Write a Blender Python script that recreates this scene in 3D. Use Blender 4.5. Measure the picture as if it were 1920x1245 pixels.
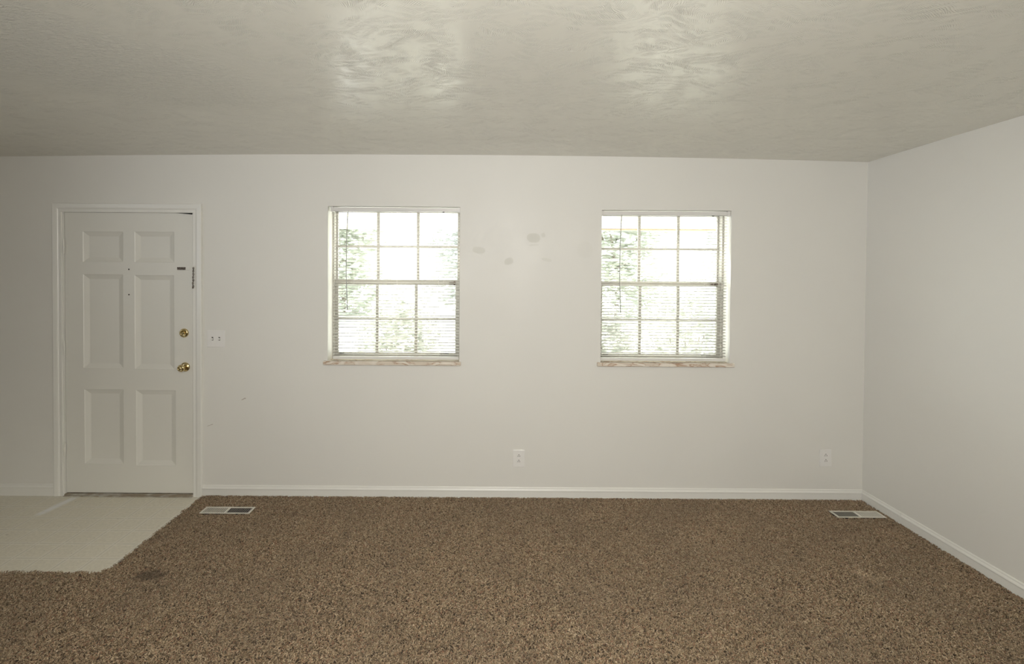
import bpy, bmesh, math, random
import numpy as np
from mathutils import Vector, Matrix

for o in list(bpy.data.objects):
    bpy.data.objects.remove(o)
S = bpy.context.scene
C = S.collection
random.seed(5)
PI = math.pi

# ------------------------------------------------------------------ camera
cam_d = bpy.data.cameras.new('camera')
cam = bpy.data.objects.new('camera', cam_d)
C.objects.link(cam)
right = Vector((0.99997761, 0.00114271, 0.0065937))
down = Vector((0.0066108, -0.01567504, -0.99985528))
fwd = Vector((-0.00103919, 0.99987649, -0.01568224))
M = Matrix((right, -down, -fwd)).transposed().to_4x4()
M.translation = Vector((0, -3.58252, 1.63498))
cam.matrix_world = M
cam_d.sensor_width = 36.0
cam_d.lens = 940.899 * 36.0 / 1920.0
cam_d.shift_x = (960.0 - 911.376) / 1920.0
cam_d.shift_y = (522.647 - 622.5) / 1920.0
cam_d.clip_start = 0.02
S.camera = cam

# ------------------------------------------------------------------ world, sun, added lights, exposure
W = bpy.data.worlds.new('overcast_sky')
S.world = W
W.use_nodes = True
bg = W.node_tree.nodes['Background']
bg.inputs['Color'].default_value = (0.90, 0.96, 1.0, 1)
bg.inputs['Strength'].default_value = 3.4

def light(name, kind, loc, aim=None, energy=1.0, **kw):
    d = bpy.data.lights.new(name, kind)
    d.energy = energy
    for k, v in kw.items():
        setattr(d, k, v)
    o = bpy.data.objects.new(name, d)
    C.objects.link(o)
    o.location = loc
    if aim is not None:
        o.rotation_euler = (Vector(aim) - Vector(loc)).to_track_quat('-Z', 'Y').to_euler()
    return o

light('sun', 'SUN', (-3, 9, 16), (0, 0, 0), 12.5, angle=math.radians(2), color=(1, .96, .88))
light('added_fill_point', 'POINT', (0.1, -4.0, 1.95), None, 65.0, shadow_soft_size=.22, color=(1.0, .968, .915))  # added unseen point light, lifts the walls and ceiling
light('added_falloff_spot', 'SPOT', (0.15, -3.75, 1.98), (0.2, 0, 1.45), 84.0, shadow_soft_size=.32, spot_size=math.radians(130), spot_blend=1.0, color=(1.0, .978, .948))  # added unseen spot, its soft cone gives a lens-like falloff to the edges
light('added_side_fill', 'AREA', (-6.1, -4.5, 1.75), (-1.5, -1.85, 2.42), 9.0, spread=math.radians(56), shape='RECTANGLE', size=1.2, size_y=1.3, color=(.86, .92, 1.0))  # added cool area light with no window behind it, rakes the left ceiling
S.view_settings.view_transform = 'Standard'
S.view_settings.look = 'None'
S.view_settings.gamma = 1.0
S.view_settings.use_curve_mapping = False
S.view_settings.exposure = 0.79

# ------------------------------------------------------------------ node helpers
class NT:
    def __init__(self, name):
        self.m = bpy.data.materials.new(name)
        self.m.use_nodes = True
        self.t = self.m.node_tree
        self.b = self.t.nodes['Principled BSDF']
        self.out = self.t.nodes['Material Output']
    def n(self, typ, **kw):
        nd = self.t.nodes.new(typ)
        for k, v in kw.items():
            setattr(nd, k, v)
        return nd
    def l(self, a, b):
        self.t.links.new(a, b)
    def put(self, sock, v):
        if isinstance(v, bpy.types.NodeSocket):
            self.l(v, sock)
        else:
            sock.default_value = v
    def math(self, op, a, b=None, c=None, clamp=False):
        nd = self.n('ShaderNodeMath', operation=op, use_clamp=clamp)
        self.put(nd.inputs[0], a)
        if b is not None:
            self.put(nd.inputs[1], b)
        if c is not None:
            self.put(nd.inputs[2], c)
        return nd.outputs[0]
    def coord(self):
        return self.n('ShaderNodeTexCoord').outputs['Object']
    def xyz(self, v):
        s = self.n('ShaderNodeSeparateXYZ')
        self.l(v, s.inputs[0])
        return s.outputs
    def noise(self, vec, scale, detail=3, rough=.5, dist=0.0):
        nd = self.n('ShaderNodeTexNoise')
        self.l(vec, nd.inputs['Vector'])
        nd.inputs['Scale'].default_value = scale
        nd.inputs['Detail'].default_value = detail
        nd.inputs['Roughness'].default_value = rough
        nd.inputs['Distortion'].default_value = dist
        return nd.outputs[0]
    def mapping(self, vec, scale=(1, 1, 1), rot=(0, 0, 0), loc=(0, 0, 0)):
        nd = self.n('ShaderNodeMapping')
        self.l(vec, nd.inputs[0])
        nd.inputs['Location'].default_value = loc
        nd.inputs['Rotation'].default_value = rot
        nd.inputs['Scale'].default_value = scale
        return nd.outputs[0]
    def smooth(self, v, a, b, lo=0.0, hi=1.0):
        nd = self.n('ShaderNodeMapRange', interpolation_type='SMOOTHSTEP')
        self.put(nd.inputs['Value'], v)
        nd.inputs['From Min'].default_value = a
        nd.inputs['From Max'].default_value = b
        nd.inputs['To Min'].default_value = lo
        nd.inputs['To Max'].default_value = hi
        return nd.outputs[0]
    def mix(self, f, a, b):
        nd = self.n('ShaderNodeMix', data_type='RGBA')
        self.put(nd.inputs['Factor'], f)
        self.put(nd.inputs['A'] if 0 else nd.inputs[6], a)
        self.put(nd.inputs[7], b)
        return nd.outputs[2]
    def bump(self, h, strength=.3, dist=.002, normal=None):
        nd = self.n('ShaderNodeBump')
        nd.inputs['Strength'].default_value = strength
        nd.inputs['Distance'].default_value = dist
        self.l(h, nd.inputs['Height'])
        if normal is not None:
            self.l(normal, nd.inputs['Normal'])
        self.l(nd.outputs[0], self.b.inputs['Normal'])
        return nd.outputs[0]
    def set(self, **kw):
        for k, v in kw.items():
            self.put(self.b.inputs[k.replace('_', ' ')], v)
        return self

def rgb(r, g, b):
    f = lambda c: ((c / 255 + .055) / 1.055) ** 2.4 if c > 10 else c / 255 / 12.92
    return (f(r), f(g), f(b), 1)

def paint(name, col, rough=.45, bump=.08, scale=260, spec=.5):
    t = NT(name)
    v = t.coord()
    t.set(Base_Color=col, Roughness=rough)
    t.b.inputs['Specular IOR Level'].default_value = spec
    if bump:
        t.bump(t.noise(v, scale, 2), bump, .001)
    return t.m

WALLC = (0.722, 0.708, 0.660, 1)
TRIMC = (0.75, 0.74, 0.692, 1)

def wall_material(name, marks=False):
    t = NT(name)
    v = t.coord()
    x, y, z = t.xyz(v)
    col = t.mix(t.smooth(t.noise(v, 1.7, 3), .35, .7), WALLC, (0.712, 0.698, 0.652, 1))
    rough = t.smooth(t.noise(v, 2.6, 3), .3, .7, .46, .56)
    if marks:
        nz = t.noise(v, 26, 3)
        tot = None
        # dull spackle patches between the windows, two scrapes low on the wall
        for (px, pz, a, b, rot, amt) in [(-.056, 1.7826, .043, .024, -.1, .8), (.1577, 1.7041, .033, .024, .35, .8),
                                         (.331, 1.872, .048, .033, -.15, 1.0), (.402, 1.892, .014, .016, .2, .9),
                                         (.4277, 1.7165, .036, .011, -.18, .7), (.70, 1.79, .055, .06, .1, .25),
                                         (.335, 1.822, .035, .005, .08, .6)]:
            m = t.mapping(v, loc=(-px, 0, -pz))
            m2 = t.mapping(m, rot=(0, rot, 0))
            X, Y, Z = t.xyz(m2)
            d = t.math('ADD', t.math('POWER', t.math('ABSOLUTE', t.math('DIVIDE', X, a)), 2.6), t.math('POWER', t.math('ABSOLUTE', t.math('DIVIDE', Z, b)), 2.6))
            d = t.math('ADD', d, t.math('MULTIPLY', t.math('SUBTRACT', nz, .5), 1.3))
            k = t.math('MULTIPLY', t.smooth(d, .8, 1.1, 1, 0), amt)
            tot = k if tot is None else t.math('MAXIMUM', tot, k)
        col = t.mix(t.math('MULTIPLY', tot, .55), col, (.63, .62, .555, 1))
        rough = t.math('ADD', rough, t.math('MULTIPLY', tot, .3))
        sc = None
        for (px, pz, a, b, rot) in [(-1.7358, .7054, .020, .004, -.45), (-1.728, .709, .008, .005, .2), (-1.967, .5185, .012, .003, -.35), (-1.985, .512, .016, .002, -.3)]:
            m2 = t.mapping(t.mapping(v, loc=(-px, 0, -pz)), rot=(0, -rot, 0))
            X, Y, Z = t.xyz(m2)
            d = t.math('ADD', t.math('POWER', t.math('DIVIDE', X, a), 2.0), t.math('POWER', t.math('ABSOLUTE', t.math('DIVIDE', Z, b)), 2.0))
            k = t.smooth(t.math('ADD', d, t.math('MULTIPLY', t.math('SUBTRACT', nz, .5), 2.2)), .6, 1.1, 1, 0)
            sc = k if sc is None else t.math('MAXIMUM', sc, k)
        col = t.mix(t.math('MULTIPLY', sc, .6), col, (.33, .27, .21, 1))
    t.set(Base_Color=col, Roughness=rough)
    h = t.math('ADD', t.noise(v, 150, 3), t.math('MULTIPLY', t.noise(v, 9, 2), 2.0))
    t.bump(h, .12, .0012)
    return t.m

m_wall = wall_material('painted_drywall')
m_wall_marked = wall_material('painted_drywall_with_patches', True)
m_trim = paint('trim_paint', TRIMC, .35, .05, 90)
m_door = paint('door_paint', (0.715, 0.702, 0.645, 1), .42, .10, 60)
m_plate = paint('white_plastic', (.765, .75, .72, 1), .32, 0)
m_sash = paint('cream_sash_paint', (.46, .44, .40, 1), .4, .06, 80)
m_dark = paint('dark_gap', (.012, .011, .010, 1), .8, 0)
m_slot = paint('dark_slot', (.03, .024, .018, 1), .6, 0)

def ceiling_material():
    t = NT('stomp_textured_ceiling')
    v = t.coord()
    x, y, z = t.xyz(v)
    hs = None
    wob = t.n('ShaderNodeTexNoise')
    t.l(v, wob.inputs['Vector'])
    wob.inputs['Scale'].default_value = 9
    warp = t.n('ShaderNodeVectorMath', operation='MULTIPLY_ADD')
    t.l(wob.outputs['Color'], warp.inputs[0])
    warp.inputs[1].default_value = (.05, .05, 0)
    t.l(v, warp.inputs[2])
    for (sc, freq, off, wt) in [(5.5, 860, (0, 0, 0), 1.0), (8.0, 1080, (3.1, 1.7, 0), .8)]:
        p = t.mapping(warp.outputs[0], loc=off)
        vo = t.n('ShaderNodeTexVoronoi', voronoi_dimensions='2D')
        t.l(p, vo.inputs['Vector'])
        vo.inputs['Scale'].default_value = sc
        sub = t.n('ShaderNodeVectorMath', operation='SUBTRACT')
        t.l(p, sub.inputs[0])
        t.l(vo.outputs['Position'], sub.inputs[1])
        rot = t.n('ShaderNodeVectorRotate', rotation_type='Z_AXIS')
        t.l(sub.outputs[0], rot.inputs['Vector'])
        r, g, b = [t.n('ShaderNodeSeparateColor')][0].outputs[:3] if False else (None, None, None)
        sep = t.n('ShaderNodeSeparateColor')
        t.l(vo.outputs['Color'], sep.inputs[0])
        ang = t.math('ADD', t.math('MULTIPLY', sep.outputs[0], 1.7), -.85)
        t.l(ang, rot.inputs['Angle'])
        X, Y, Z = t.xyz(rot.outputs[0])
        # herring-bone strokes either side of each stomp's spine
        ph = t.math('ADD', t.math('MULTIPLY', X, freq), t.math('MULTIPLY', t.math('ABSOLUTE', Y), freq * .8))
        ph = t.math('ADD', ph, t.math('MULTIPLY', t.noise(p, 60, 2), 9.0))
        rid = t.math('SUBTRACT', t.math('POWER', t.math('MULTIPLY_ADD', t.math('SINE', ph), .5, .5), 3.0), .31)
        strip = t.smooth(t.math('ABSOLUTE', t.math('SINE', t.math('ADD', t.math('MULTIPLY', Y, 85), t.math('MULTIPLY', t.noise(p, 14, 2), 3.5)))), .15, .8)
        msk = t.math('MULTIPLY', strip, t.smooth(t.noise(p, 9, 2), .42, .62))
        hh = t.math('MULTIPLY', t.math('MULTIPLY', rid, msk), wt)
        hs = hh if hs is None else t.math('ADD', hs, hh)
    # coarse knocked-down repair band towards the left
    u = t.math('ADD', t.math('MULTIPLY', x, .72), t.math('MULTIPLY', y, -.69))
    w = t.math('ADD', u, t.math('MULTIPLY', t.noise(v, 3, 2), .15))
    band = t.math('MULTIPLY', t.smooth(w, -.42, -.22), t.smooth(w, .34, .50, 1, 0))
    band = t.math('MULTIPLY', band, t.smooth(x, -1.15, -.9, 1, 0))
    band = t.math('MULTIPLY', band, t.smooth(y, -1.15, -1.0, 1, 0))
    cs = t.noise(t.mapping(v, scale=(1, 1.9, 1), rot=(0, 0, .75)), 40, 4, .65, .6)
    coarse = t.math('MULTIPLY', t.smooth(cs, .42, .7), 4.0)
    m1 = t.math('MULTIPLY', hs, t.math('SUBTRACT', 1.0, band))
    h = t.math('ADD', m1, t.math('MULTIPLY', coarse, band))
    h = t.math('ADD', h, t.math('MULTIPLY', t.noise(v, 170, 2), .10))
    h = t.math('ADD', h, t.math('MULTIPLY', t.noise(v, 5, 2), .35))
    t.set(Base_Color=(.83, .815, .73, 1), Roughness=.24)
    t.b.inputs['Specular IOR Level'].default_value = 1.0
    t.bump(h, .7, .0016)
    return t.m
m_ceil = ceiling_material()

def vinyl_material():
    t = NT('square_pattern_vinyl')
    v = t.coord()
    x, y, z = t.xyz(v)
    def lines(c, off):
        f = t.math('MULTIPLY', t.math('SUBTRACT', t.math('FRACT', t.math('DIVIDE', t.math('ADD', c, off), .1524)), .5), .1524)
        a = t.math('ABSOLUTE', f)
        wide = t.smooth(a, .0095, .0125, 1, 0)
        edge = t.math('MULTIPLY', t.smooth(a, .0065, .0085), t.smooth(a, .0105, .0125, 1, 0))
        return wide, edge
    w1, e1 = lines(x, .0762 + .064)
    w2, e2 = lines(y, .0762 + .1745 - .1524)
    w = t.math('MAXIMUM', w1, w2)
    e = t.math('MAXIMUM', e1, e2)
    n1 = t.noise(v, 55, 4, .7)
    col = t.mix(t.smooth(n1, .3, .7), (.64, .60, .495, 1), (.745, .70, .59, 1))
    col = t.mix(t.math('MULTIPLY', w, .4), col, (.58, .545, .46, 1))
    col = t.mix(t.math('MULTIPLY', e, .85), col, (.82, .79, .71, 1))
    # paler strip in front of the hinge side of the door, and small dirt specks
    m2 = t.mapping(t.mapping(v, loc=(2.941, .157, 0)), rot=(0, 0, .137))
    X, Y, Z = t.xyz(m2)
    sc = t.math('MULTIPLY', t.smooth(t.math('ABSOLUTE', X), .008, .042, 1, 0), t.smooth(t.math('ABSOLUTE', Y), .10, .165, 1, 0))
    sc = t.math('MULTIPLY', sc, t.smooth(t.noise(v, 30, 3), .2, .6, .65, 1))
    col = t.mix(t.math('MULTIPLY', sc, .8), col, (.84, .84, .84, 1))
    dirt = t.smooth(t.noise(t.mapping(v, scale=(1, 2.0, 1)), 34, 2, .4), .735, .765)
    col = t.mix(t.math('MULTIPLY', dirt, .6), col, (.16, .12, .08, 1))
    t.set(Base_Color=col, Roughness=t.smooth(n1, .3, .7, .42, .55))
    hh = t.math('SUBTRACT', t.math('MULTIPLY', n1, .3), w)
    t.bump(hh, .15, .0008)
    return t.m
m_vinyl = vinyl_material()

def carpet_material():
    t = NT('brown_frieze_pile')
    g = t.n('ShaderNodeNewGeometry')
    v = t.coord()
    r = t.n('ShaderNodeValToRGB')
    cr = r.color_ramp
    cols = [(0, (0.099, 0.063, 0.036)), (.12, (0.215, 0.150, 0.086)), (.32, (0.347, 0.253, 0.152)), (.54, (0.473, 0.352, 0.228)),
            (.68, (0.374, 0.288, 0.189)), (.80, (0.572, 0.446, 0.292)), (.88, (0.341, 0.187, 0.116)), (.965, (0.682, 0.550, 0.385))]
    cr.interpolation = 'CONSTANT'
    while len(cr.elements) < len(cols):
        cr.elements.new(.5)
    for e, (p, c) in zip(cr.elements, cols):
        e.position = p
        e.color = c + (1,)
    t.l(g.outputs['Random Per Island'], r.inputs[0])
    big = t.noise(v, 2.4, 3)
    col = t.mix(t.smooth(big, .35, .68, 0, .28), r.outputs[0], (.22, .165, .11, 1))
    st = t.noise(v, 9, 2)
    col = t.mix(t.smooth(st, .66, .8, 0, .35), col, (.10, .065, .04, 1))
    m2 = t.mapping(v, loc=(1.765, .955, 0))
    X, Y, Z = t.xyz(m2)
    d = t.math('ADD', t.math('POWER', t.math('DIVIDE', X, .085), 2.0), t.math('POWER', t.math('DIVIDE', Y, .055), 2.0))
    d = t.math('ADD', d, t.math('MULTIPLY', t.math('SUBTRACT', t.noise(v, 22, 3), .5), 2.0))
    col = t.mix(t.smooth(d, .1, 1.2, .6, 0), col, (.05, .034, .022, 1))
    t.set(Base_Color=col, Roughness=.85)
    t.b.inputs['Specular IOR Level'].default_value = .15
    t.b.inputs['Sheen Weight'].default_value = .12
    return t.m
m_carpet = carpet_material()
m_backing = paint('carpet_backing', (.06, .042, .028, 1), .95, .3, 300)

def marble_material():
    t = NT('veined_cultured_marble')
    v = t.coord()
    w = t.n('ShaderNodeTexNoise')
    t.l(t.mapping(v, scale=(1, 2, 3.2), rot=(0, .35, 0)), w.inputs['Vector'])
    w.inputs['Scale'].default_value = 5.5
    w.inputs['Detail'].default_value = 5
    w.inputs['Distortion'].default_value = 2.2
    a = t.math('ABSOLUTE', t.math('SUBTRACT', w.outputs[0], .5))
    vein = t.smooth(a, .0, .055, 1, 0)
    zone = t.smooth(t.noise(v, 5.5, 2), .38, .52)
    col = t.mix(t.smooth(w.outputs[0], .4, .7), (.66, .58, .48, 1), (.78, .72, .63, 1))
    col = t.mix(t.math('MULTIPLY', vein, t.math('MULTIPLY', zone, .75)), col, (.36, .20, .11, 1))
    t.set(Base_Color=col, Roughness=.22)
    return t.m
m_marble = marble_material()

def metal(name, col, rough):
    t = NT(name)
    t.set(Base_Color=col, Metallic=1.0, Roughness=rough)
    return t.m
m_brass = metal('polished_brass', (.70, .57, .31, 1), .14)
m_steel = metal('worn_steel', (.42, .40, .37, 1), .4)
def rusty():
    t = NT('worn_brown_metal')
    v = t.coord()
    n = t.noise(v, 220, 3)
    t.set(Base_Color=t.mix(t.smooth(n, .42, .58), (.055, .04, .03, 1), (.24, .20, .16, 1)), Metallic=.5, Roughness=.5)
    return t.m
m_rust = rusty()
def threshold_mat():
    t = NT('worn_threshold')
    v = t.coord()
    n = t.noise(t.mapping(v, scale=(1, 3, 3)), 14, 4)
    t.set(Base_Color=t.mix(t.smooth(n, .4, .65), (.30, .25, .185, 1), (.50, .47, .42, 1)), Roughness=.6)
    return t.m
m_thresh = threshold_mat()

def blind_mat():
    t = NT('white_vinyl_slat')
    t.set(Base_Color=(.90, .89, .86, 1), Roughness=.4)
    tr = t.n('ShaderNodeBsdfTranslucent')
    tr.inputs[0].default_value = (.92, .91, .87, 1)
    mx = t.n('ShaderNodeMixShader')
    mx.inputs[0].default_value = .45
    t.l(t.b.outputs[0], mx.inputs[1])
    t.l(tr.outputs[0], mx.inputs[2])
    t.l(mx.outputs[0], t.out.inputs[0])
    return t.m
m_slat = blind_mat()
m_rail = paint('white_enamel', (.71, .695, .66, 1), .35, 0)
m_wand = paint('clear_grey_wand', (.36, .36, .34, 1), .25, 0)
m_cord = paint('white_cord', (.82, .81, .78, 1), .8, 0)
def glass_mat():
    t = NT('window_glass')
    tr = t.n('ShaderNodeBsdfTransparent')
    tr.inputs[0].default_value = (.97, .985, .975, 1)
    gl = t.n('ShaderNodeBsdfGlossy')
    gl.inputs['Roughness'].default_value = .02
    mx = t.n('ShaderNodeMixShader')
    mx.inputs[0].default_value = .06
    t.l(tr.outputs[0], mx.inputs[1])
    t.l(gl.outputs[0], mx.inputs[2])
    t.l(mx.outputs[0], t.out.inputs[0])
    return t.m
m_glass = glass_mat()

def mottled(name, c1, c2, scale, rough=.9):
    t = NT(name)
    v = t.coord()
    t.set(Base_Color=t.mix(t.smooth(t.noise(v, scale, 4), .35, .65), c1, c2), Roughness=rough)
    return t.m
m_soffit = paint('cream_porch_paint', (.83, .80, .68, 1), .6, 0)
m_fascia = paint('tan_fascia', (.50, .33, .20, 1), .6, 0)
m_slab = mottled('pale_concrete', (.62, .62, .62, 1), (.72, .72, .73, 1), 3)
m_lawn = mottled('pale_dry_ground', (.58, .58, .52, 1), (.68, .68, .62, 1), 8)
def leafy(name, c1, c2):
    t = NT(name)
    v = t.coord()
    col = t.mix(t.smooth(t.noise(v, 5, 4), .35, .65), c1, c2)
    t.set(Base_Color=col, Roughness=.6)
    tr = t.n('ShaderNodeBsdfTranslucent')
    t.l(col, tr.inputs[0])
    mx = t.n('ShaderNodeMixShader')
    mx.inputs[0].default_value = .45
    t.l(t.b.outputs[0], mx.inputs[1])
    t.l(tr.outputs[0], mx.inputs[2])
    t.l(mx.outputs[0], t.out.inputs[0])
    return t.m
m_shrub = leafy('shrub_leaf', (.46, .47, .42, 1), (.60, .61, .57, 1))
m_bark = mottled('bark', (.20, .16, .12, 1), (.30, .26, .22, 1), 14)
m_leaf = leafy('pale_leaf', (.54, .56, .48, 1), (.68, .69, .63, 1))
m_leaf2 = leafy('grey_leaf', (.52, .54, .51, 1), (.66, .67, .65, 1))

# ------------------------------------------------------------------ mesh helpers
def link(name, bm, mat, parent=None, smooth=False, bevel=0.0, mats=None):
    me = bpy.data.meshes.new(name)
    bmesh.ops.recalc_face_normals(bm, faces=bm.faces)
    bm.to_mesh(me)
    bm.free()
    for m in (mats or [mat]):
        me.materials.append(m)
    if smooth:
        for p in me.polygons:
            p.use_smooth = True
    o = bpy.data.objects.new(name, me)
    C.objects.link(o)
    if parent is not None:
        o.parent = parent
    if bevel:
        b = o.modifiers.new('bevel', 'BEVEL')
        b.width = bevel
        b.segments = 2
        b.limit_method = 'ANGLE'
    return o

def empty(name, loc=(0, 0, 0), kind=None, label=None, cat=None, group=None):
    o = bpy.data.objects.new(name, None)
    o.empty_display_size = .05
    C.objects.link(o)
    o.location = loc
    return tag(o, label, cat, group, kind)

def tag(o, label=None, cat=None, group=None, kind=None):
    for k, v in (('label', label), ('category', cat), ('group', group), ('kind', kind)):
        if v:
            o[k] = v
    return o

def box(bm, x0, x1, y0, y1, z0, z1):
    vs = [bm.verts.new((x, y, z)) for x in (x0, x1) for y in (y0, y1) for z in (z0, z1)]
    for f in ((0, 1, 3, 2), (4, 6, 7, 5), (0, 4, 5, 1), (2, 3, 7, 6), (0, 2, 6, 4), (1, 5, 7, 3)):
        bm.faces.new([vs[i] for i in f])
    return vs

def nb(*boxes):
    bm = bmesh.new()
    for b in boxes:
        box(bm, *b)
    return bm

def lathe(bm, prof, mat, seg=28):
    # prof: list of (radius, height); revolve about local z, then transform by mat
    rings = []
    for r, h in prof:
        if r < 1e-6:
            rings.append([bm.verts.new(mat @ Vector((0, 0, h)))])
        else:
            rings.append([bm.verts.new(mat @ Vector((r * math.cos(2 * PI * i / seg), r * math.sin(2 * PI * i / seg), h))) for i in range(seg)])
    for a, b in zip(rings, rings[1:]):
        for i in range(seg):
            j = (i + 1) % seg
            if len(a) == 1 and len(b) == 1:
                continue
            if len(a) == 1:
                bm.faces.new((a[0], b[i], b[j]))
            elif len(b) == 1:
                bm.faces.new((a[i], a[j], b[0]))
            else:
                bm.faces.new((a[i], a[j], b[j], b[i]))
    for r in (rings[0], rings[-1]):
        if len(r) > 1:
            bm.faces.new(r)

def toward_room(x, y, z):          # local +z points out of the back wall into the room (-y)
    return Matrix.Translation((x, y, z)) @ Matrix.Rotation(PI / 2, 4, 'X')

def tube(bm, pts, r, seg=8):
    pts = [Vector(p) for p in pts]
    rings = []
    for i, p in enumerate(pts):
        d = (pts[min(i + 1, len(pts) - 1)] - pts[max(i - 1, 0)]).normalized()
        a = d.orthogonal().normalized()
        b = d.cross(a)
        rings.append([bm.verts.new(p + a * r * math.cos(2 * PI * k / seg) + b * r * math.sin(2 * PI * k / seg)) for k in range(seg)])
    for A, B in zip(rings, rings[1:]):
        for k in range(seg):
            bm.faces.new((A[k], A[(k + 1) % seg], B[(k + 1) % seg], B[k]))
    bm.faces.new(rings[0])
    bm.faces.new(rings[-1][::-1])

def sweep(bm, prof, path):
    # closed profile given as function-ready list; path = list of frames (origin, u axis, v axis)
    rings = [[bm.verts.new(o + u * a + v * b) for a, b in prof] for o, u, v in path]
    n = len(prof)
    for A, B in zip(rings, rings[1:]):
        for k in range(n):
            bm.faces.new((A[k], A[(k + 1) % n], B[(k + 1) % n], B[k]))
    bm.faces.new(rings[0])
    bm.faces.new(rings[-1][::-1])

def slab_with_holes(bm, us, vs, holes, t0, t1, place):
    """cells between sorted cuts us x vs, minus holes; front at t0, back at t1; place(u,v,t)->xyz"""
    us = sorted(set(us + [h[0] for h in holes] + [h[1] for h in holes]))
    vs = sorted(set(vs + [h[2] for h in holes] + [h[3] for h in holes]))
    cache = {}
    def V(i, j, k):
        if (i, j, k) not in cache:
            cache[(i, j, k)] = bm.verts.new(place(us[i], vs[j], (t0, t1)[k]))
        return cache[(i, j, k)]
    def solid(i, j):
        if not (0 <= i < len(us) - 1 and 0 <= j < len(vs) - 1):
            return False
        cu, cv = (us[i] + us[i + 1]) / 2, (vs[j] + vs[j + 1]) / 2
        return not any(h[0] < cu < h[1] and h[2] < cv < h[3] for h in holes)
    for i in range(len(us) - 1):
        for j in range(len(vs) - 1):
            if not solid(i, j):
                continue
            bm.faces.new([V(i, j, 0), V(i + 1, j, 0), V(i + 1, j + 1, 0), V(i, j + 1, 0)])
            bm.faces.new([V(i, j, 1), V(i, j + 1, 1), V(i + 1, j + 1, 1), V(i + 1, j, 1)])
            for di, dj, a, b in ((-1, 0, (i, j), (i, j + 1)), (1, 0, (i + 1, j), (i + 1, j + 1)), (0, -1, (i, j), (i + 1, j)), (0, 1, (i, j + 1), (i + 1, j + 1))):
                if not solid(i + di, j + dj):
                    bm.faces.new([V(*a, 0), V(*b, 0), V(*b, 1), V(*a, 1)])

# ------------------------------------------------------------------ the room
XL, XR, YB, H = -6.2, 2.7063, -5.6, 2.44
WIN = [(-1.1345, -.1915, .985, 2.089), (.8185, 1.7415, .987, 2.074)]
DOOR = (-3.020, -2.094, -.02, 2.0365)

bm = bmesh.new()
slab_with_holes(bm, [XL - .2, XR + .2], [-.25, 2.62], [(w[0], w[1], w[2] - .028, w[3]) for w in WIN] + [DOOR], 0.0, .20, lambda u, v, t: Vector((u, t, v)))
tag(link('wall_back', bm, m_wall_marked), 'off-white painted wall with two windows and a door, patched between the windows', 'wall', kind='structure')
tag(link('wall_right', nb((XR, XR + .2, YB, 0, -.25, 2.62)), m_wall), 'off-white painted wall at the right, meeting the carpet', 'wall', kind='structure')
tag(link('wall_left', nb((XL - .2, XL, YB, 0, -.25, 2.62)), m_wall), 'off-white painted wall beyond the left edge', 'wall', kind='structure')
tag(link('wall_rear', nb((XL - .2, XR + .2, YB - .2, YB, -.25, 2.62)), m_wall), 'off-white painted wall behind the camera', 'wall', kind='structure')

def ceil_z(x, y):
    d = max(0.0, 1 + y / 1.6)                       # slight crown and sag along the window wall
    t = (x + .25) / 3.0
    b = .019 - .034 * t * t if t > 0 else .019 - .029 * min(1.2, t * t)
    return H + b * d * d
bm = bmesh.new()
nx, ny = 60, 24
g = [[None] * (ny + 1) for _ in range(nx + 1)]
for i in range(nx + 1):
    for j in range(ny + 1):
        x = XL - .05 + (XR - XL + .1) * i / nx
        y = .05 + (YB - .1) * (j / ny) ** 1.5
        g[i][j] = bm.verts.new((x, y, ceil_z(x, min(y, 0))))
top = [[bm.verts.new((XL - .05 if i == 0 else XR + .05, .05 if j == 0 else YB - .05, 2.55)) for j in (0, 1)] for i in (0, 1)]
for i in range(nx):
    for j in range(ny):
        bm.faces.new((g[i][j], g[i + 1][j], g[i + 1][j + 1], g[i][j + 1]))
bm.faces.new((top[0][0], top[0][1], top[1][1], top[1][0]))
tag(link('ceiling', bm, m_ceil, smooth=True), 'off-white ceiling with stomped brush texture', 'ceiling', kind='structure')

REG = [(-1.7285, -.239, .334, .092), (2.5015, -.234, .325, .092)]     # centre x, centre y, width, depth
bm = bmesh.new()
slab_with_holes(bm, [XL, XR], [YB, .20], [(x - w / 2 + .012, x + w / 2 - .012, y - d / 2 + .012, y + d / 2 - .012) for x, y, w, d in REG], 0.0, -.2, lambda u, v, t: Vector((u, v, t)))
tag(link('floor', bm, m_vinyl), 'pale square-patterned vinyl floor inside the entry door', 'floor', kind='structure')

# baseboards
BP = [(0, 0), (0, .084), (.0035, .084), (.0065, .079), (.0075, .073), (.0125, .064), (.0135, .059), (.0125, .0565), (.0112, .055), (.0112, 0)]
def baseboard(name, a, b, inward, label, extra=None):
    bm = bmesh.new()
    a, b, n = Vector(a), Vector(b), Vector(inward)
    sweep(bm, BP, [(a, n, Vector((0, 0, 1))), (b, n, Vector((0, 0, 1)))])
    if extra:
        extra(bm)
    return tag(link(name, bm, m_trim), label, 'baseboard', kind='structure')
baseboard('baseboard_back', (-2.030, 0, 0), (XR, 0, 0), (0, -1, 0), 'white moulded baseboard under the two windows')
baseboard('baseboard_left', (XL, 0, 0), (-3.094, 0, 0), (0, -1, 0), 'white moulded baseboard left of the entry door')
def seam(bm):
    sweep(bm, [(a + .003 if a > .001 else a, b) for a, b in BP], [(Vector((XR, -.341, 0)), Vector((-1, 0, 0)), Vector((0, 0, 1))), (Vector((XR, -.348, 0)), Vector((-1, 0, 0)), Vector((0, 0, 1)))])
baseboard('baseboard_right', (XR, -.0138, 0), (XR, YB, 0), (-1, 0, 0), 'white moulded baseboard along the right wall with a joint near the corner', seam)

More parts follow.
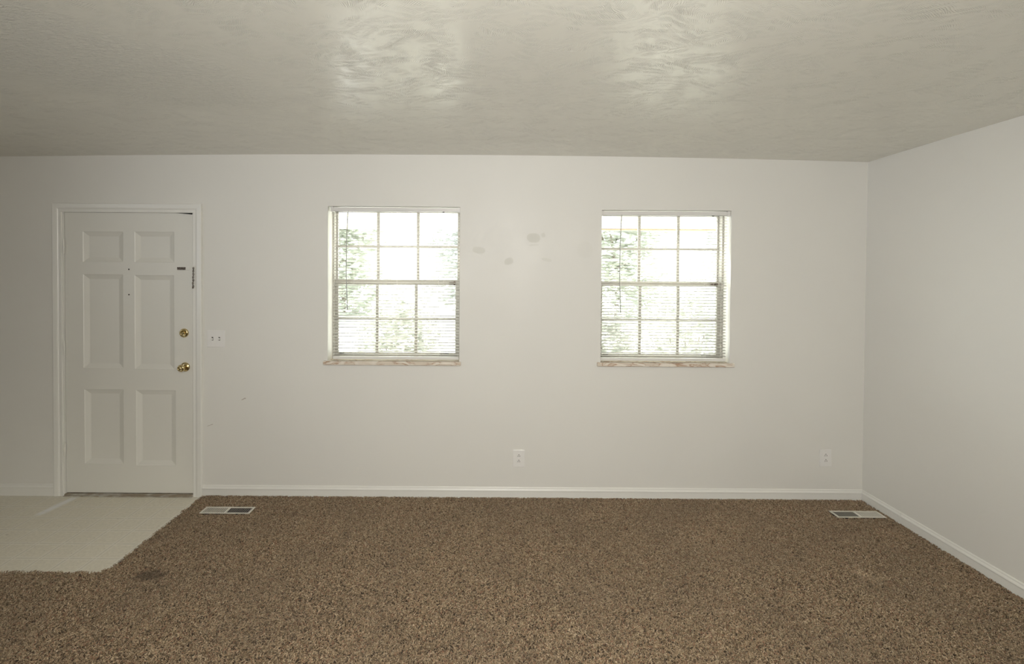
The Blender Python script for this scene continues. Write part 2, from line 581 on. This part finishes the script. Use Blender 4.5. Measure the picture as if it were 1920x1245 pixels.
# ------------------------------------------------------------------ entry door
door = empty('door_1', (-2.557, 0, 0), 'structure', 'white six-panel entry door with brass knob, deadbolt and three painted hinges', 'door')
def dlink(name, bm, mat, parent=None, **k):
    o = link(name, bm, mat, parent or door, **k)
    if parent is None:
        o.matrix_parent_inverse = Matrix.Translation((2.557, 0, 0))
    return o
DX0, DX1, DZ0 = -3.0155, -2.0985, .020
def dtop(x):
    return 2.0335 - max(0.0, (x + 2.22)) * .085
YD = .006                                            # face of the slab
PAN = [(-2.889, -2.601, 1.680, 1.898), (-2.519, -2.235, 1.680, 1.899), (-2.889, -2.603, .919, 1.592),
       (-2.520, -2.237, .914, 1.588), (-2.884, -2.603, .228, .766), (-2.513, -2.228, .218, .762)]
bm = bmesh.new()
us = [DX0, -2.22, DX1]
holes = PAN
uu = sorted(set(us + [h[0] for h in PAN] + [h[1] for h in PAN]))
vv = sorted(set([DZ0, 2.03] + [h[2] for h in PAN] + [h[3] for h in PAN]))
slab_with_holes(bm, us, [DZ0, 2.03], PAN, YD, YD + .0405, lambda u, v, t: Vector((u, t, v if v < 2.02 else dtop(u))))
for (x0, x1, z0, z1) in PAN:
    loops = []
    for ins, dep in ((0, .0), (.004, .003), (.034, .0125), (.0385, .0135)):
        loops.append([bm.verts.new((x, YD + dep, z)) for x, z in ((x0 + ins, z0 + ins * .9), (x1 - ins, z0 + ins * .9), (x1 - ins, z1 - ins * .9), (x0 + ins, z1 - ins * .9))])
    for A, B in zip(loops, loops[1:]):
        for k in range(4):
            bm.faces.new((A[k], A[(k + 1) % 4], B[(k + 1) % 4], B[k]))
    bm.faces.new(loops[-1])
me_slab = dlink('door_panel', bm, m_door)
# jamb, stop and casing
dlink('jamb', nb((-3.0335, -3.0195, -.004, .115, 0, 2.0365), (-2.0945, -2.0800, -.004, .115, 0, 2.0365), (-3.0335, -2.0800, -.004, .115, 2.0366, 2.052),
                 (-3.0195, -3.000, .049, .062, .018, 2.036), (-2.114, -2.0946, .049, .062, .018, 2.036), (-3.0, -2.114, .049, .062, 2.016, 2.036)), m_trim)
CP = [(0, 0), (0, .010), (.004, .0115), (.010, .0105), (.022, .0105), (.026, .0135), (.034, .0155), (.045, .0165), (.058, .0175), (.0625, .0160), (.065, .012), (.065, 0)]
bm = bmesh.new()
up, dn = Vector((0, 0, 1)), Vector((0, -1, 0))
xl, xr, zt = -3.029, -2.0945, 2.0335
sweep(bm, CP, [(Vector((xl, 0, .0)), Vector((-1, 0, 0)), dn), (Vector((xl, 0, zt)), Vector((-1, 0, 1)), dn), (Vector((xr, 0, zt)), Vector((1, 0, 1)), dn), (Vector((xr, 0, .0)), Vector((1, 0, 0)), dn)])
dlink('casing', bm, m_trim)
dlink('threshold', nb((-3.0195, -2.0945, -.024, .060, 0, .007), (-3.0195, -2.0945, -.012, .058, .007, .0145)), m_thresh, bevel=.002)
dlink('gap_shade_strips', nb((-3.0194, -2.0946, .050, .062, .0146, .0195), (-2.24, -2.0947, .0475, .0488, 2.016, 2.0362), (-2.1135, -2.0947, .0475, .0488, .05, 2.016)), m_dark)  # near-black strips added as the shade in the gaps round the slab
dlink('dark_gap_backing', nb((-3.0194, -2.0946, .118, .135, 0, 2.05)), m_dark)  # unseen black sheet added to close the jamb and keep the gaps dark
for zc in (1.788, 1.063, .334):
    bm = bmesh.new()
    lathe(bm, [(.0, -.055), (.0050, -.053), (.0050, .053), (.0, .055)], Matrix.Translation((-3.0175, -.0045, zc)), 12)
    for k in (-.033, -.011, .011, .033):
        lathe(bm, [(.0070, k - .0094), (.0070, k + .0094)], Matrix.Translation((-3.0175, -.0045, zc)), 12)
    hg = dlink('hinge', bm, m_door, smooth=False)
    dlink('hinge_leaf', nb((-3.0145, -2.999, YD - .0012, YD + .001, zc - .05, zc + .05)), m_door, hg)
# peepholes
for z in (1.6291, 1.4480):
    bm = bmesh.new()
    lathe(bm, [(.0052, -.002), (.0052, .0014), (.0, .0016)], toward_room(-2.560, YD, z), 14)
    dlink('peephole', bm, m_slot)
# chain guard: keeper on the slab, chain hanging from the casing
kp = dlink('chain_keeper', nb((-2.213, -2.127, YD - .004, YD, 1.6275, 1.6475), (-2.2105, -2.152, YD - .008, YD - .004, 1.6295, 1.6355), (-2.2105, -2.152, YD - .008, YD - .004, 1.6395, 1.6455)), m_rust, bevel=.0012)
dlink('keeper_plate', nb((-2.152, -2.122, YD - .0048, YD, 1.6265, 1.6485)), m_door, kp, bevel=.0012)
bm = bmesh.new()
zc = 1.640
for i in range(13):
    rot = Matrix.Rotation(PI / 2 * (i % 2) + .5, 4, 'Z')
    cx = -2.0825 - .0035 * (i / 12) + .0015 * math.sin(i * 1.7)
    pts = []
    for k in range(13):
        a = 2 * PI * k / 12
        pts.append(Matrix.Translation((cx, -.0205, zc)) @ rot @ Vector((.0042 * math.cos(a), 0, .0078 * math.sin(a))))
    tube(bm, pts, .0021, 6)
    zc -= .0107
lathe(bm, [(.0, -.006), (.005, -.005), (.006, .0), (.004, .008), (.0, .009)], Matrix.Translation((-2.0865, -.0205, zc + .001)), 10)
ch = dlink('door_chain', bm, m_rust, smooth=True)
dlink('chain_plate', nb((-2.0945, -2.0735, -.0185, -.0125, 1.632, 1.654)), m_door, ch, bevel=.002)
# deadbolt and knob
bm = bmesh.new()
lathe(bm, [(.0325, 0), (.0325, .004), (.030, .009), (.023, .0135), (.0205, .0125), (.018, .0105), (.0, .0105)], toward_room(-2.165, YD, 1.1757), 36)
db = dlink('deadbolt', bm, m_brass, smooth=True)
bm = bmesh.new()
lathe(bm, [(.0095, .009), (.0095, .014), (.0, .0145)], toward_room(-2.165, YD, 1.1757), 20)
box(bm, -2.1815, -2.1485, YD - .026, YD - .013, 1.1722, 1.1792)
dlink('thumb_turn', bm, m_brass, db, bevel=.002)
bm = bmesh.new()
lathe(bm, [(.0335, 0), (.0335, .003), (.031, .007), (.022, .011), (.015, .013), (.0, .013)], toward_room(-2.158, YD, .9315), 36)
kr = dlink('knob_rose', bm, m_brass, smooth=True)
bm = bmesh.new()
lathe(bm, [(.011, .010), (.0105, .024), (.013, .030), (.021, .036), (.0255, .046), (.0255, .053), (.022, .060), (.016, .0635), (.0145, .0615), (.0085, .0605), (.008, .0635), (.0, .0645)], toward_room(-2.158, YD, .9315), 36)
dlink('door_knob', bm, m_brass, kr, smooth=True)

# ------------------------------------------------------------------ windows (structure), marble sills, blinds
def window(idx, w, label):
    x0, x1, z0, z1 = w
    cx = (x0 + x1) / 2
    root = empty('window_%d' % idx, (cx, .12, z0), 'structure', label, 'window')
    inv = Matrix.Translation((-cx, -.12, -z0))
    def wl(name, bm, mat, parent=None, **k):
        o = link(name, bm, mat, parent or root, **k)
        if parent is None:
            o.matrix_parent_inverse = inv
        return o
    ft = .014
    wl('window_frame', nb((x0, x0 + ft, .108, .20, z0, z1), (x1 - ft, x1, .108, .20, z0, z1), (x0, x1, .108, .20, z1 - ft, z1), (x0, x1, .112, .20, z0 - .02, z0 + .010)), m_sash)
    zm = z0 + .548                                      # meeting rail
    def sash(name, y0, y1, za, zb, st, rb, rt, mx, off):
        a, b = x0 + ft, x1 - ft
        bmx = bmesh.new()
        box(bmx, a, a + st, y0, y1, za, zb)
        box(bmx, b - st, b, y0, y1, za, zb)
        box(bmx, a + st, b - st, y0, y1, za, za + rb)
        box(bmx, a + st, b - st, y0, y1, zb - rt, zb)
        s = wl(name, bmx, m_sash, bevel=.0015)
        ga, gb = a + st, b - st
        zmid = (za + rb + zb - rt) / 2
        mb = bmesh.new()
        ym = (y0 + y1) / 2
        for k in (1, 2):
            xm = ga + (gb - ga) * k / 3 + off
            box(mb, xm - .010, xm + .010, ym - .009, ym + .009, za + rb, zb - rt)
        xs = [ga, ga + (gb - ga) / 3 + off - .010, ga + (gb - ga) / 3 + off + .010, ga + (gb - ga) * 2 / 3 + off - .010, ga + (gb - ga) * 2 / 3 + off + .010, gb]
        for k in (0, 2, 4):
            box(mb, xs[k], xs[k + 1], ym - .009, ym + .009, zmid - .0085, zmid + .0085)
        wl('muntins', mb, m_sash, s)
        wl('window_pane', nb((ga, gb, ym - .0015, ym + .0015, za + rb, zb - rt)), m_glass, s)
        return s
    sash('upper_sash', .160, .184, zm - .004, z1 - ft, .012, .030, .012, .010, .002)
    lo = sash('lower_sash', .128, .152, z0 + .010, zm + .030, .024, .030, .036, .010, -.002)
    # sash lock on the meeting rail and lifts on the bottom rail
    wl('sash_lock', nb((x1 - .085, x1 - .035, .116, .130, zm + .006, zm + .016), (x1 - .052, x1 - .040, .110, .130, zm - .006, zm + .024)), m_rust, lo, bevel=.002)
    for xa, xb in ((x0 + .045, x0 + .080), (x1 - .15, x1 - .085)):
        wl('sash_lift', nb((xa, xb, .113, .128, z0 + .030, z0 + .037)), m_slot, lo, bevel=.002)
    # marble stool
    sw0, sw1 = x0 - .027, x1 + (.012 if idx == 1 else .028)
    bmx = nb((sw0, sw1, -.024, -.0005, z0 - .027, z0), (x0 + .001, x1 - .001, -.0005, .112, z0 - .0265, z0))
    wl('window_sill', bmx, m_marble, bevel=.004)
    return root

window(1, WIN[0], 'left window, white double-hung with muntins and a veined marble sill, nearer the door')
window(2, WIN[1], 'right window, white double-hung with muntins and a veined marble sill, nearer the corner')

def blind(w, bx0, bx1, hx0, hx1, wand_x, wand_z, label, tick, tilt_deg, n_loose):
    x0, x1, z0, z1 = w
    root = empty('mini_blind', ((hx0 + hx1) / 2, .035, z1), None, label, 'window blind', 'white mini blinds in the two windows')
    inv = Matrix.Translation((-(hx0 + hx1) / 2, -.035, -z1))
    def bl(name, bm, mat, parent=None, **k):
        o = link(name, bm, mat, parent or root, **k)
        if parent is None:
            o.matrix_parent_inverse = inv
        return o
    zt = z1 - .005
    hr = bl('headrail', nb((hx0, hx1, .018, .0195, zt - .029, zt), (hx0, hx1, .0425, .044, zt - .029, zt), (hx0, hx1, .018, .044, zt - .029, zt - .0275),
                           (hx0, hx1, .016, .0195, zt - .003, zt)), m_rail)
    for xa, xb in ((hx0 - .011, hx0 + .010), (hx1 - .010, hx1 + .010)):
        bl('mounting_bracket', nb((max(xa, x0 + .001), min(xb, x1 - .001), .014, .048, zt - .033, zt + .004)), m_rail, bevel=.0015)
    bl('cord_lock', nb((tick - .006, tick + .006, .017, .032, zt - .0335, zt - .029)), m_slot)
    # slats: curved strips, room edge lower
    zb = z0 + .030
    n = 48
    ztop = zt - .044
    bm = bmesh.new()
    yc = .031
    t = math.radians(tilt_deg)
    for i in range(n):
        zc = ztop + (zb + .014 - ztop) * i / (n - 1)
        row = []
        wob = random.uniform(-.0006, .0006)
        tt = t + random.uniform(-.02, .02)
        for xx in (bx0, bx1):
            for k in range(5):
                s = (k - 2) / 2
                dy, dz = s * .0125, .0016 * (1 - s * s)
                row.append(bm.verts.new((xx, yc + dy * math.cos(tt) - dz * math.sin(tt), zc + wob + dy * math.sin(tt) + dz * math.cos(tt))))
        for k in range(4):
            bm.faces.new((row[k], row[k + 1], row[k + 6], row[k + 5]))
    so = bl('slats', bm, m_slat, smooth=True)
    md = so.modifiers.new('thickness', 'SOLIDIFY')
    md.thickness = .0004
    bl('bottom_rail', nb((bx0, bx1, .018, .044, zb - .022, zb - .002)), m_rail, bevel=.003)
    # ladder strings, front and back
    for fx in (.16, .505, .835):
        xx = bx0 + (bx1 - bx0) * fx
        bm = bmesh.new()
        for y in (.0165, .0455):
            tube(bm, [(xx, y, zt - .03), (xx, y, zb - .012)], .0006, 5)
        bl('ladder_cord', bm, m_cord)
    bm = bmesh.new()
    tube(bm, [(tick + .002, .0130, zt - .030), (tick + .003, .0125, z0 + .32), (tick - .002, .0125, z0 + .16)], .0006, 5)
    bl('lift_cord', bm, m_cord)
    # tilt wand on its hook
    bm = bmesh.new()
    pts = [(wand_x + .004, .014, zt - .038), (wand_x - .004, .0115, zt - .25), (wand_x - .006, .011, zt - .47), (wand_x - .001, .0105, wand_z + .12), (wand_x + .003, .0105, wand_z)]
    tube(bm, pts, .0032, 8)
    wd = bl('tilt_wand', bm, m_wand, smooth=True)
    bm = bmesh.new()
    tube(bm, [(wand_x + .009, .020, zt - .024), (wand_x + .008, .0135, zt - .028), (wand_x + .004, .0135, zt - .040)], .0016, 6)
    bl('wand_hook', bm, m_wand, wd)
    return root

blind(WIN[0], -1.103, -.1965, -1.110, -.1965, -1.000, 1.350, 'open white mini blind in the left window, beside the door side', -.312, 7.5, 0)
blind(WIN[1], .8240, 1.724, .826, 1.731, .958, 1.342, 'open white mini blind in the right window, beside the room corner', 1.622, 7.5, 0)

# ------------------------------------------------------------------ wall plates
def switch_plate():
    x, z = -1.932, 1.1370
    r = empty('light_switch', (x, 0, z), None, 'white double toggle light switch plate beside the entry door', 'light switch')
    link('plate', nb((-.0645, .0645, -.0055, 0, -.0605, .0605)), m_plate, r, bevel=.0035)
    for dx in (-.0245, .0245):
        link('toggle_slot', nb((dx - .0055, dx + .0055, -.0062, -.0054, -.0125, .0125)), m_slot, r)
        bm = nb((-.0045, .0045, -.013, 0, -.0055, .0055))
        bmesh.ops.rotate(bm, verts=bm.verts, cent=(0, 0, 0), matrix=Matrix.Rotation(.5, 3, 'X'))
        bmesh.ops.translate(bm, verts=bm.verts, vec=(dx, -.005, .0015))
        link('toggle', bm, m_plate, r, bevel=.001)
        for dz in (-.030, .030):
            bm = bmesh.new()
            lathe(bm, [(.0034, 0), (.0034, .0010), (.0, .0016)], toward_room(dx, -.0053, dz), 12)
            link('screw', bm, m_steel if 0 else m_plate, r)
switch_plate()

def outlet(x, z, rot, label):
    r = empty('wall_outlet', (x, 0, z), None, label, 'outlet', 'duplex outlets on the window wall')
    r.rotation_euler = (0, rot, 0)
    link('plate', nb((-.0425, .0425, -.0055, 0, -.0615, .0615)), m_plate, r, bevel=.0038)
    for dz in (.0195, -.0195):
        bm = bmesh.new()
        lathe(bm, [(.0172, -.001), (.0172, .0018), (.0162, .0026), (.0, .0026)], toward_room(0, -.0052, dz), 28)
        for v in bm.verts:
            if abs(v.co.z - dz) > .0142:
                v.co.z = dz + math.copysign(.0142, v.co.z - dz)
        f = link('receptacle', bm, m_plate, r)
        bm = nb((-.0078, -.0048, -.0084, -.0076, dz - .0065, dz + .0035), (.0048, .0078, -.0084, -.0076, dz - .0065, dz + .0035))
        lathe(bm, [(.0030, 0), (.0030, .0008)], toward_room(0, -.0076, dz + .0088), 12)
        s = link('slots', bm, m_slot, f)
        s['label'] = 'dark slots'
    bm = bmesh.new()
    lathe(bm, [(.0030, 0), (.0030, .0010), (.0, .0015)], toward_room(0, -.0053, 0), 12)
    link('screw', bm, m_plate, r)
outlet(.2398, .2913, 0, 'white duplex wall outlet low between the two windows')
outlet(2.4378, .3105, -.015, 'white duplex wall outlet low near the right-hand room corner')

# ------------------------------------------------------------------ floor registers
m_reg = paint('cream_enamel_metal', (.66, .63, .55, 1), .4, .05, 60)
def register(x, y, w, d, label):
    r = empty('floor_register', (x, y, 0), None, label, 'floor vent', 'metal floor registers in the carpet')
    zt = .0185
    a, b = w / 2, d / 2
    e = .0115
    fr = link('frame', nb((-a, a, -b, -b + e, zt - .004, zt), (-a, a, b - e, b, zt - .004, zt), (-a, -a + e * 1.3, -b + e, b - e, zt - .004, zt),
                          (a - e * 1.3, a, -b + e, b - e, zt - .004, zt), (-.006, .006, -b + e, b - e, zt - .004, zt)), m_reg, r, bevel=.0015)
    n = 12
    for s in (-1, 1):
        bm = bmesh.new()
        L = a - e * 1.3 - .006
        for i in range(n):
            xx = s * (.006 + L * (i + .5) / n)
            vs = box(bm, -.0007, .0007, -b + e - .001, b - e + .001, -.0048, 0)
            bmesh.ops.rotate(bm, verts=vs, cent=(0, 0, 0), matrix=Matrix.Rotation(s * .70, 3, 'Y'))
            bmesh.ops.translate(bm, verts=vs, vec=(xx, 0, zt - .001))
        link('louvers', bm, m_reg, r)
    a2, b2 = a - .0125, b - .0125
    link('duct', nb((-a2, a2, -b2, -b2 + .001, -.18, zt - .005), (-a2, a2, b2 - .001, b2, -.18, zt - .005), (-a2, -a2 + .001, -b2, b2, -.18, zt - .005), (a2 - .001, a2, -b2, b2, -.18, zt - .005), (-a2, a2, -b2, b2, -.181, -.18)), m_dark, r)
register(*REG[0], 'cream metal floor register in the carpet beside the vinyl entry')
register(*REG[1], 'cream metal floor register in the carpet near the right wall')

# ------------------------------------------------------------------ carpet: backing and twisted pile, cut round the vinyl entry and registers
def in_carpet(x, y):
    rc = .07
    ex, ey = -2.022, -.932
    ent = (x < ex) & (y > ey)
    corner = (x > ex - rc) & (y < ey + rc) & (((x - (ex - rc)) ** 2 + (y - (ey + rc)) ** 2) > rc * rc)
    ok = ~ent | (ent & corner)
    ok &= (x < XR - .0125) & (y < -.0125)
    for (rx, ry, w, d) in REG:
        ok &= ~((abs(x - rx) < w / 2) & (abs(y - ry) < d / 2))
    return ok

def build_carpet():
    rng = np.random.default_rng(11)
    N = 600000
    x = rng.uniform(-3.9, XR, N)
    y = rng.uniform(-2.05, 0, N)
    wig = .006 * np.sin(x * 31) + .005 * np.sin(x * 83 + 1)
    keep = in_carpet(x + .004 * np.sin(y * 47), y + wig * 0 + .004 * np.sin(x * 53))
    x, y = x[keep], y[keep]
    n = len(x)
    flow = 1.3 * np.sin(x * 1.3 + 1.1 * np.sin(y * 2.1)) + 1.1 * np.sin(y * 2.7 + x * .9) + .5 * np.sin(x * 5.1 - y * 3.3)
    az = rng.uniform(0, 2 * PI, n)
    bx, by = .35 * np.cos(flow), .35 * np.sin(flow)
    dx, dy = np.cos(az) + bx, np.sin(az) + by
    m = np.hypot(dx, dy)
    dx, dy = dx / m, dy / m
    L = rng.uniform(.012, .020, n)
    lean = rng.uniform(.45, 1.25, n)
    rad = rng.uniform(.0016, .0026, n)
    hgt = rng.uniform(.85, 1.12, n)
    # spine: root, middle, bent-over tip
    p0 = np.stack([x, y, np.full(n, .001)], 1)
    p1 = np.stack([x + dx * L * .30 * lean, y + dy * L * .30 * lean, .0090 * hgt], 1)
    curl = rng.uniform(-.9, .9, n)
    ex = dx * np.cos(curl) - dy * np.sin(curl)
    ey = dx * np.sin(curl) + dy * np.cos(curl)
    p2 = p1 + np.stack([ex * L * .45 * lean, ey * L * .45 * lean, .0055 * hgt * (1.25 - .6 * lean)], 1)
    p3 = p2 + np.stack([ex * L * .35 * lean, ey * L * .35 * lean, -.0012 * hgt * lean], 1)
    # keep tips on the carpet side of walls and registers
    for P in (p1, p2, p3):
        P[:, 0] = np.minimum(P[:, 0], XR - .0125)
        P[:, 1] = np.minimum(P[:, 1], -.0125)
    side = np.stack([-dy, dx, np.zeros(n)], 1)
    ph = rng.uniform(0, 2 * PI, n)
    upv = np.array([0, 0, 1.0])
    V = []
    for P, k in ((p0, .7), (p1, 1.0), (p2, 1.0)):
        for q in range(3):
            a = ph + 2 * PI * q / 3
            V.append(P + (side * np.cos(a)[:, None] + upv * np.sin(a)[:, None] * .8) * (rad * k)[:, None])
    V.append(p3)
    V = np.stack(V, 1).reshape(-1, 3)                    # n*10 verts
    quads = []
    for r0 in (0, 3):
        for q in range(3):
            quads.append((r0 + q, r0 + (q + 1) % 3, r0 + 3 + (q + 1) % 3, r0 + 3 + q))
    tris = [(6 + q, 6 + (q + 1) % 3, 9) for q in range(3)]
    loc = np.array([i for f in quads for i in f] + [i for f in tris for i in f])
    sizes = np.array([4] * 6 + [3] * 3)
    loops = (np.arange(n)[:, None] * 10 + loc[None, :]).reshape(-1)
    tot = np.tile(sizes, n)
    # backing polygons appended: grid cells inside the carpet outline
    ex_, ey_ = -2.026, -.936
    holes = [(rx - w / 2 + .006, rx + w / 2 - .006, ry - d / 2 + .006, ry + d / 2 - .006) for rx, ry, w, d in REG] + [(XL + .001, ex_, ey_, .01)]
    bmb = bmesh.new()
    slab_with_holes(bmb, [XL + .001, XR - .0125], [YB + .001, -.0125], holes, .005, .0006, lambda u, v, t: Vector((u, v, t)))
    bvs = np.array([v.co[:] for v in bmb.verts])
    bmb.verts.index_update()
    bl, bs = [], []
    for f in bmb.faces:
        bl += [v.index + len(V) for v in f.verts]
        bs.append(len(f.verts))
    bmb.free()
    V = np.concatenate([V, bvs])
    loops = np.concatenate([loops, np.array(bl)])
    nt = len(tot)
    tot = np.concatenate([tot, np.array(bs)])
    start = np.concatenate([[0], np.cumsum(tot)[:-1]])
    me = bpy.data.meshes.new('carpet')
    me.vertices.add(len(V))
    me.vertices.foreach_set('co', V.astype(np.float32).ravel())
    me.loops.add(len(loops))
    me.loops.foreach_set('vertex_index', loops.astype(np.int32))
    me.polygons.add(len(tot))
    me.polygons.foreach_set('loop_start', start.astype(np.int32))
    mi = np.zeros(len(tot), np.int32)
    mi[nt:] = 1
    me.materials.append(m_carpet)
    me.materials.append(m_backing)
    me.polygons.foreach_set('material_index', mi)
    sm = np.ones(len(tot), bool)
    sm[nt:] = False
    me.polygons.foreach_set('use_smooth', sm)
    me.update(calc_edges=True)
    o = bpy.data.objects.new('carpet', me)
    C.objects.link(o)
    return tag(o, 'brown frieze carpet covering the room floor beside the vinyl entry', 'carpet', kind='stuff')
build_carpet()

# ------------------------------------------------------------------ outside, seen through the blinds
tag(link('ground', nb((-14, 14, .21, 30, -.5, -.30)), m_lawn), 'pale sunlit ground in front of the house', 'ground', kind='structure')
pr = empty('porch_roof', (0, 0.2, 2.17), None, 'cream porch ceiling seen through the top of both windows', 'porch roof')
link('porch_ceiling', nb((-3.4, 5.0, .205, 2.45, 0, .05)), m_soffit, pr)
link('fascia', nb((-3.4, 5.0, 2.45, 2.50, -.022, .16)), m_soffit, pr)
link('drip_edge', nb((.78, 5.0, 2.44, 2.452, -.024, .0)), m_fascia, pr)
tag(link('porch_slab', nb((-3.6, 5.0, .21, 2.7, -.30, -.10)), m_slab), 'pale concrete porch slab below the windows', 'porch floor', kind='structure')
tag(link('driveway', nb((-6.4, -2.05, 2.75, 13, -.299, -.28)), m_slab), 'bright concrete driveway seen low through the left window', 'driveway')

def leaves(bm, cx, cy, cz, rx, ry, rz, n, size):
    for i in range(n):
        while True:
            p = Vector((random.uniform(-1, 1), random.uniform(-1, 1), random.uniform(-1, 1)))
            if .3 < p.length < 1:
                break
        bump = 1 + .18 * math.sin(p.x * 7 + cx) * math.cos(p.z * 6 + cy)
        c = Vector((cx + p.x * rx * bump, cy + p.y * ry * bump, cz + p.z * rz * bump))
        R = Matrix.Rotation(random.uniform(0, 6.28), 3, 'Z') @ Matrix.Rotation(random.uniform(-1.2, 1.2), 3, 'X')
        s = size * random.uniform(.6, 1.3)
        q = [R @ Vector(v) + c for v in ((-s, 0, 0), (0, -.45 * s, .12 * s), (s, 0, 0), (0, .45 * s, .12 * s))]
        bm.faces.new([bm.verts.new(v) for v in q])

def shrub(x, y, h, r, mat, label):
    root = empty('shrub', (x, y, -.30), None, label, 'shrub', 'shrubs in front of the porch')
    bm = bmesh.new()
    leaves(bm, 0, 0, h * .55, r, r * .8, h * .5, 2600, .06)
    link('foliage', bm, mat, root)
    bm = bmesh.new()
    for k in range(5):
        a = k * 1.26
        tube(bm, [(0.02 * k, 0, 0), (r * .3 * math.cos(a), r * .3 * math.sin(a), h * .35), (r * .4 * math.cos(a), r * .4 * math.sin(a), h * .5)], .010, 6)
    link('stems', bm, m_bark, root)
shrub(-1.25, 3.5, 1.65, .60, m_shrub, 'leafy shrub outside the left window, lower centre panes')
shrub(.15, 3.9, 1.80, .66, m_shrub, 'leafy shrub outside the left window, lower right panes')
shrub(1.65, 3.5, 1.60, .58, m_shrub, 'leafy shrub outside the right window, lower left panes')
shrub(3.15, 4.3, 1.90, .70, m_shrub, 'taller leafy shrub outside the right window, middle panes')

def tree(x, y, h, r, mat, label):
    root = empty('tree', (x, y, -.30), None, label, 'tree', 'trees beyond the lawn')
    bm = bmesh.new()
    for k in range(9):
        a = k * 2.4
        leaves(bm, r * .38 * math.cos(a), r * .45 * math.sin(a) - .3, h * (.12 + .09 * k), r * .6, r * .55, h * .16, 900, .17)
    link('crown', bm, mat, root)
    bm = bmesh.new()
    tube(bm, [(0, 0, 0), (.05, 0, h * .3), (-.05, .05, h * .62)], .10, 10)
    for a in (0, 2.1, 4.2):
        tube(bm, [(0, 0, h * .2), (r * .4 * math.cos(a), r * .4 * math.sin(a), h * .5)], .06, 8)
    link('trunk', bm, m_bark, root)
tree(-.6, 17.5, 7.0, 2.6, m_leaf2, 'tree far outside, seen through the right-hand panes of the left window')
tree(-6.3, 18.5, 7.4, 2.5, m_leaf, 'tree far outside, seen through the left-hand panes of the left window')
tree(5.6, 18, 7.5, 2.7, m_leaf, 'tree far outside, seen through the left panes of the right window')
tree(11.6, 19, 8.0, 2.7, m_leaf2, 'tree far outside, seen through the right panes of the right window')
